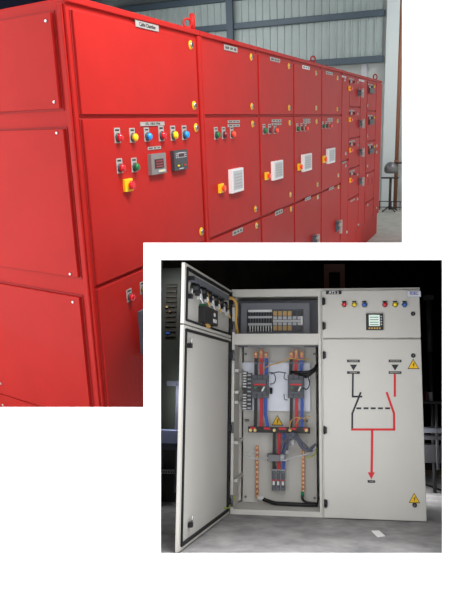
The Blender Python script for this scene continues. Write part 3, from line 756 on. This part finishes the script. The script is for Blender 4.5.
m = MB(shd); m.box(u1, u0, -.01, .022, z0-.04, z0+.034, M['blackp']); m.box(u1+.03, u1+.08, .022, .025, z0-.028, z0-.012, M['whitep']); m.box(u1+.05, u1+.07, .022, .025, z0, z0+.016, M['whitep']); m.box(u0-.06, u0-.01, -.01, .02, z0+.034, z0+.044, M['bgreen']); m.box((u0+u1)/2-.02, (u0+u1)/2+.02, -.01, .012, z0-.056, z0-.04, M['cyel'])
m.build('relay', dU)['label'] = 'black relay box with white tags'
m = MB(sh); pz = [P2(227.5, 298.5, -.03), P2(232.5, 298.3, -.04), P2(236, 303, -.02), P2(236.5, 312, .02), P2(235.8, 322, .04), P2(237.5, 333, .06)]
m.tube(pz, .0085, M['cyel']); m.build('wire_loom', t)['label'] = 'yellow bundle of wires arching from the door'
m = MB(sh); m.tube([P2(224.5, 508, -.09), P2(228, 508, -.03), P2(232, 503, .0), P2(235, 496.5, .04)], .0035, M['cgy']); m.build('earth_wire', t)

# ------------------------------ the closed right-hand cabinet
XO = W1
off = ((W1+W2_)/2, DB/2, -HH); sh = shifted(off)
t = thing('electrical_enclosure', B, 'tall grey cabinet with closed doors and painted line diagram', 'electrical cabinet', off)
m = MB(sh); m.box(W1+.001, W2_, .0, DB, -HH, 0, g); sub(t, off, 'body', m, bevel=.003)
m = MB(sh); m.box(W1+.002, W2_+.004, -.008, DB, 0, .012, g); sub(t, off, 'roof', m, bevel=.003)
YD = -.022; zs2 = zp2(373, 338.5, YD); xl = W1+.008
def leaf2(z0, z1, lab):
    m = MB(sh); m.box(xl, W2_-.001, YD, -.001, z0, z1, g); o = m.build('door', t, None, .003); o['label'] = lab; return o
dU = leaf2(zs2+.0035, -.002, 'short upper door with lamps and meter'); dL = leaf2(-HH+.004, zs2-.0035, 'tall lower door with red and black line diagram')
def Q(px, py): q = P2(px, py, YD); return q.x, q.z
def RR(*a): return rect(B, *a, YD)
for d, px, py in ((dU, 325.6, 301.6), (dU, 325.6, 326), (dL, 325.6, 355.2), (dL, 325, 430), (dL, 324.6, 503)):
    x_, z_ = Q(px, py); x_ = xl+.006; m = MB(sh); m.box(x_-.008, x_+.01, YD-.012, YD, z_-.016, z_+.016, M['blackp']); m.cyl((x_-.002, YD-.01, z_-.02), (x_-.002, YD-.01, z_+.02), .005, M['blackp']); m.build('hinge', d)
def platex(d, x0, y0, x1, y1, mt, txt=None, tm='platew', name='name_plate', k=.9):
    a, b, z0, z1 = RR(x0, y0, x1, y1); m = MB(sh); m.box(a, b, YD-.003, YD, z0, z1, M[mt])
    if txt: m.text(txt, ((a+b)/2, (z0+z1)/2), (z1-z0)*k, M[tm], YD-.0036, (b-a)*.85)
    return m.build(name, d)
platex(dU, 326, 290.9, 341.5, 294.3, 'mblack', 'ATS 2', k=1.15)
a, b, z0, z1 = RR(407.2, 291.2, 420.6, 296.8)
m = MB(sh); m.box(a-.0012, b+.0012, YD-.0025, YD, z0-.0012, z1+.0012, M['bluetx']); m.box(a, b, YD-.0032, YD-.0025, z0, z1, M['platew']); m.text('FDEC', ((a+b)/2, (z0+z1)/2+.002), (z1-z0)*.8, M['bluetx'], YD-.0038, (b-a)*.62); m.build('name_plate', dU)['label'] = 'white plate with blue letters'
for px, c in ((344.3, 'bred'), (354.3, 'byel'), (364.4, 'bnavy'), (384.8, 'bred'), (395, 'byel'), (404.5, 'bnavy')):
    x_, z_ = Q(px, 304.8); m = MB(sh)
    m.box(x_-.011, x_+.011, YD-.002, YD, z_+.013, z_+.02, M['ink'])
    m.lathe((x_, YD, z_), (0, -1, 0), [(0, .0135), (.006, .0135), (.007, .011)], M['darkp'], 18); m.lathe((x_, YD-.006, z_), (0, -1, 0), [(0, .0115), (.012, .011), (.017, .008), (.019, .003)], M[c], 18)
    m.build('indicator_lamp', d if False else dU)
a, b, z0, z1 = RR(366, 313.8, 383, 330.2); m = MB(sh); w_, h = b-a, z1-z0
m.box(a, b, YD-.012, YD, z0, z1, M['blackp']); m.box(a+w_*.16, b-w_*.2, YD-.014, YD-.012, z0+h*.24, z1-h*.08, M['lcd'])
for i in range(5): m.box(a+w_*(.14+.15*i), a+w_*(.24+.15*i), YD-.0145, YD-.012, z0+h*.07, z0+h*.15, M['cyel'])
for i in range(4): m.box(b-w_*.15, b-w_*.07, YD-.0145, YD-.012, z0+h*(.3+.16*i), z0+h*(.38+.16*i), M['ltp'])
for i in range(4): m.box(a+w_*.22, b-w_*.28, YD-.0145, YD-.014, z0+h*(.3+.15*i), z0+h*(.34+.15*i), M['midp'])
m.build('power_meter', dU, None, .001)['label'] = 'black framed meter with pale green screen'
def klock(d, px, py):
    x_, z_ = Q(px, py); m = MB(sh); m.lathe((x_, YD, z_), (0, -1, 0), [(0, .0115), (.006, .011), (.008, .008)], M['blackp'], 18); m.box(x_-.002, x_+.002, YD-.0095, YD-.008, z_-.005, z_+.005, M['steelp']); m.build('door_lock', d)
klock(dU, 413, 313.8); klock(dL, 413.2, 355.6); klock(dL, 414.6, 505)
sign(dL, sh, 413.3, 364, 5.6, YD); sign(dL, sh, 414.3, 498, 5.4, YD)
for px in (353.4, 395):
    for y0_, y1_, tx in ((359.7, 362.3, 'FROM MDB' if px < 370 else 'FROM EMDB'), (371.3, 373.9, 'NORMAL' if px < 370 else 'EMERGENCY')):
        platex(dL, px-6.4, y0_, px+6.4, y1_, 'mblack', tx, tm='plate', k=.7)
platex(dL, 367.6, 480.2, 375, 482.6, 'mblack', 'LOAD', tm='plate', k=.7)
def line(pts, wd, mt, name='diagram_line', closed=None, y=YD, dd=.0012):
    m = MB(sh)
    for (ax, ay), (bx, by) in zip(pts, pts[1:]):
        p = V(Q(ax, ay)); q = V(Q(bx, by)); d_ = (q-p).normalized(); nn = V((-d_.y, d_.x))*wd/2; e = d_*wd*.35
        m.prism([tuple(p-e+nn), tuple(p-e-nn), tuple(q+e-nn), tuple(q+e+nn)], y-dd, y, M[mt])
    return m.build(name, dL)
def tri(cx, y0_, y1_, r, mt):
    a = Q(cx-r, y0_); b = Q(cx+r, y0_); c = Q(cx, y1_); m = MB(sh); m.prism([a, b, c], YD-.0016, YD, M[mt]); m.build('diagram_arrow', dL)
K = .0095
tri(353.5, 364.6, 370.6, 3.7, 'mblack'); tri(395, 364.6, 370.6, 3.7, 'mblack')
line([(352.9, 374), (352.6, 396.6), (361.6, 396.6)], K, 'mblack')['label'] = 'black feed line'
line([(360.6, 392.8), (352.3, 413.5), (352.2, 428)], K, 'mblack')
line([(394.8, 374), (394.8, 396)], K*1.15, 'mred')['label'] = 'red feed line'
line([(386.8, 392.8), (394, 413.5), (394.2, 429.5), (351.8, 429.5)], K*1.15, 'mred')
line([(372.2, 430), (371.6, 474)], K*1.25, 'mred'); tri(371.3, 472.3, 479.2, 3.6, 'mred')
for k in range(5): line([(357+k*7.2, 408.3), (360.6+k*7.2, 408.3)], K*1.0, 'mblack')

# ------------------------------ room two itself: floor, dark walls, things behind
z = -HH
def G2(px, py): q = B.g(px, py, z); return q
fl = [G2(150, 556), G2(452, 556), G2(452, 440), G2(420, 425), G2(260, 470), G2(152, 494)]
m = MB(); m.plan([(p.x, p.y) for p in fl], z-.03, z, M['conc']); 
flo = tag(m.build('floor', None, B.m), kind='structure')
bl = G2(152, 494); br = G2(452, 440)
def upz(x, y, py):        # height at which a vertical at (x, y) meets the given image row
    e = B.local(EYE); best = None
    p = B.m @ V((x, y, 0)); 
    lo, hi = -2.0, 9.0
    for _ in range(40):
        mid = (lo+hi)/2; q = (B.m @ V((x, y, mid)))-EYE; v = 295-q.z/q.y*FPX
        if v > py: lo = mid
        else: hi = mid
    return lo
def wallq(name, a, b, mt, thick=.05, pyt=252, zb=z, flip=1):
    a = V((a.x, a.y)); b = V((b.x, b.y)); n_ = V((-(b-a).y, (b-a).x)).normalized()*thick*flip
    za, zb_ = upz(a.x, a.y, pyt), upz(b.x, b.y, pyt)
    m = MB(); m.poly([(a.x, a.y, z), (b.x, b.y, z), (b.x, b.y, zb_), (a.x, a.y, za), (a.x+n_.x, a.y+n_.y, z), (b.x+n_.x, b.y+n_.y, z), (b.x+n_.x, b.y+n_.y, zb_), (a.x+n_.x, a.y+n_.y, za)],
           [(0,1,2,3), (7,6,5,4), (0,4,5,1), (1,5,6,2), (2,6,7,3), (3,7,4,0)], M[mt])
    return tag(m.build(name, None, B.m), kind='structure')
fl_near = G2(154, 556); fr_near = G2(452, 556)
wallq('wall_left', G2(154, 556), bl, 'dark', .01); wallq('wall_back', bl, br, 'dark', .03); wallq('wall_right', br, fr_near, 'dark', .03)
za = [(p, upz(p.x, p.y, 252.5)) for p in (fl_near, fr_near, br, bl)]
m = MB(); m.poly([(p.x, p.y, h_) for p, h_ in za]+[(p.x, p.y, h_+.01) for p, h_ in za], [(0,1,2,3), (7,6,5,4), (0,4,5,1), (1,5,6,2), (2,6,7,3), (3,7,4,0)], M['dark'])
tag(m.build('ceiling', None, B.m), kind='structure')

# paper on the floor
a, b, c, e = G2(371.3, 531.3), G2(379, 531), G2(385.2, 536.6), G2(377.5, 537.6)
m = MB(); m.poly([(p.x, p.y, z+.001) for p in (a, b, c, e)]+[(p.x, p.y, z+.003) for p in (a, b, c, e)], [(0,1,2,3), (7,6,5,4), (0,4,5,1), (1,5,6,2), (2,6,7,3), (3,7,4,0)], M['paper'])
tag(m.build('paper_sheet', None, B.m), 'small white scrap of paper lying on the grey concrete floor', 'paper')

# left background: louvred dark cabinet and pale blue workbench
yb_ = .30
def off2(px, y): p = P2(px, 400, y); return (p.x, y, z)
def setup(name, lab, cat, px, y, group=None):
    o = off2(px, y); return thing(name, B, lab, cat, o, group), shifted(o), o
t, sh, off = setup('louvred_cabinet', 'tall dark louvred cabinet in the gloom behind the open door', 'cabinet', 172, .28)
a, b, _, _ = R2(158.5, 270, 179.5, 400, .28); _, _, z0, z1 = R2(160, 268, 180, 497, .28)
m = MB(sh); m.box(a, b, .28, .33, z+.0, z1, M['darkbox']); m.build('body', t)
a2, b2, z2, z3 = R2(165.8, 284, 176.6, 338, .276); n = 11
m = MB(sh); m.box(a2, b2, .276, .28, z2, z3, M['dark'])
for i in range(n): u = z2+(z3-z2)*(i+.3)/n; m.box(a2+.003, b2-.003, .268, .276, u, u+.008, M['darkbox'])
m.build('louvre_panel', t)
m = MB(sh)
for px, py, c in ((167, 307, 'orange'), (170, 311.5, 'copper'), (168, 333, 'cblue')):
    q = P2(px, py, .267); k = .007 if c != 'cblue' else .012; m.box(q.x-k, q.x+k, .262, .268, q.z-k*.5, q.z+k*.5, M[c])
m.build('sticker', t)
t, sh, off = setup('workbench', 'pale blue bench end with grey legs behind the open cabinet door', 'workbench', 172, .1)
yw = .12
def pb(name, x0, y0, x1, y1, d, mt, yy=yw):
    a, b, z0, z1 = R2(x0, y0, x1, y1, yy); m = MB(sh); m.box(a, b, yy, yy+d, max(z0, z), z1, M[mt]); return m.build(name, t, None, .002)
pb('bench_top', 156, 430.3, 182, 443.6, .1, 'bench'); pb('apron', 159, 443.6, 182, 450, .05, 'benchg', yw+.01)
zl = G2(178, 492); pb('leg', 174.6, 450, 181, 493, .02, 'benchg', yw+.005); pb('leg', 155, 450, 161.5, 497, .02, 'benchg', yw+.06)
pb('upright', 175, 383, 180.5, 430.3, .03, 'benchg', yw+.03); pb('upright_rail', 166.5, 381, 180.5, 386, .03, 'benchg', yw+.03)
a, b, z0, z1 = R2(156, 470, 177, 473.8, yw+.04); m = MB(sh); m.box(a, b, yw+.04, yw+.07, z0, z1, M['ltp'])
for i in range(9): u = a+(b-a)*(i+.3)/9; m.box(u, u+.006, yw+.038, yw+.04, z0+.006, z1-.006, M['ink'])
m.build('slotted_rail', t)

# right background
tb = .75
t, sh, off = setup('picture_frame', 'dark reddish timber frame standing high behind the closed cabinet', 'frame', 335, .62)
m = MB(sh); yy = .62; a, b, z0, z1 = R2(324, 264, 345, 300, yy)
a0, b0, _, _ = R2(329, 264, 340, 300, yy)
m.box(a, a0, yy, yy+.03, z, z1, M['rust']); m.box(b0, b, yy, yy+.03, z, z1, M['rust']); m.box(a0, b0, yy, yy+.03, z1-.05, z1, M['rust']); m.box(a0, b0, yy, yy+.03, z1-.3, z1-.25, M['rust'])
m.build('timber_frame', t)
t['category'] = 'timber frame'; t.name = 'timber_frame_stand'
t, sh, off = setup('storage_shelf', 'dim grey shelf unit in the dark beside the closed cabinet', 'shelf', 440, .75)
yy = .75
def pr(name, x0, y0, x1, y1, d, mt, yq=yy, par=None):
    a, b, z0, z1 = R2(x0, y0, x1, y1, yq); m = MB(sh); m.box(a, b, yq, yq+d, max(z0, z), z1, M[mt]); return m.build(name, par or t, None, .002)
pr('shelf_board', 415, 401, 448, 404, .15, 'darkp'); pr('shelf_board', 415, 428, 448, 433, .15, 'blugrey'); pr('panel', 415, 445, 448, 463, .1, 'darkp', yy+.03); pr('post', 436, 401, 438.5, 470, .02, 'darkp'); pr('shelf_board', 415, 436, 448, 440, .15, 'darkp')
t, sh, off = setup('storage_box', 'small red item standing on the dim shelf unit', 'box', 427, .78)
pr('cover', 425, 391, 427.5, 401, .06, 'bredd', .78, t)
t, sh, off = setup('storage_box', 'small pale item standing on the dim shelf beside the red one', 'box', 430.5, .78)
pr('cover', 429, 392, 432.5, 401, .06, 'ltp', .78, t)
t, sh, off = setup('wall_pipe', 'dim grey vertical pipe on the dark wall beside the closed cabinet', 'pipe', 428, .9)
m = MB(sh); q = P2(428.5, 300, .9); q1 = P2(428.5, 352, .9); m.cyl((q.x, .9, q1.z), (q.x, .9, q.z), .018, M['darkp']); m.box(q.x-.03, q.x+.03, .88, .92, q.z, q.z+.03, M['darkp']); m.cyl((q.x, .9, z), (q.x, .9, q1.z), .012, M['darkp']); m.build('pipe', t)
p = G2(434, 474)
m = MB(); m.box(p.x-.09, p.x+.12, p.y-.03, p.y+.1, z, z+.03, M['card']); m.poly([(p.x-.1, p.y-.04, z+.03), (p.x+.12, p.y-.03, z+.035), (p.x+.1, p.y+.1, z+.05), (p.x-.09, p.y+.09, z+.045)], [(0,1,2,3)], M['card'])
tag(m.build('cardboard_sheet', None, B.m), 'crumpled brown cardboard on the floor beneath the dim shelf', 'cardboard')
m = MB(); pts = [G2(412, 484), G2(420, 484.5), G2(428, 486.5), G2(436, 489.5), G2(446, 494)]
m.tube([(p.x, p.y, z+.008) for p in pts], .008, M['cblack']); tag(m.build('floor_cable', None, B.m), 'black cable curving over the floor beside the closed cabinet', 'cable')

def area2(loc, size, sy, power, down):
    o = area('shed_fill', B, loc, size, sy, power, down); return o  # added fill light, no real lamp in this room
q = P2(170, 300, .1); area2((q.x, .02, upz(q.x, .02, 262)-.03), .12, .12, 1.6, (0, .25, -1))  # fill above the left background
q = P2(193, 395, .12); area2((q.x, .12, q.z), .08, .08, 1.2, (-1, .1, -.45))  # fill hidden behind the open door, brightens the bench
q = P2(402, 445, .7); area2((q.x, .75, q.z), .3, .3, 3.5, (.7, -.1, -.8))  # fill hidden behind the closed cabinet, brightens the floor at right

# ================================================================= light and camera
wd = bpy.data.worlds.new('World'); C.world = wd; wd.use_nodes = True
wn = wd.node_tree.nodes; wl = wd.node_tree.links       # bright overcast, brighter to the left
tc = wn.new('ShaderNodeTexCoord'); sx = wn.new('ShaderNodeSeparateXYZ'); mr = wn.new('ShaderNodeMapRange')
wl.new(tc.outputs['Generated'], sx.inputs[0]); wl.new(sx.outputs['X'], mr.inputs['Value'])
mr.inputs['From Min'].default_value = -1; mr.inputs['From Max'].default_value = 1
mr.inputs['To Min'].default_value = 3.1; mr.inputs['To Max'].default_value = .9
wl.new(mr.outputs[0], wn['Background'].inputs[1]); wn['Background'].inputs[0].default_value = (.98, .99, 1, 1)
cam = bpy.data.cameras.new('camera'); co = bpy.data.objects.new('camera', cam); col.objects.link(co)
co.location = EYE; co.rotation_euler = (PI/2, 0, 0)
cam.sensor_fit = 'VERTICAL'; cam.sensor_height = 24; cam.lens = 24*FPX/590; cam.clip_end = 200
C.camera = co
C.view_settings.view_transform = 'Standard'; C.view_settings.look = 'None'; C.view_settings.exposure = 0; C.view_settings.gamma = 1
C.view_settings.use_curve_mapping = False
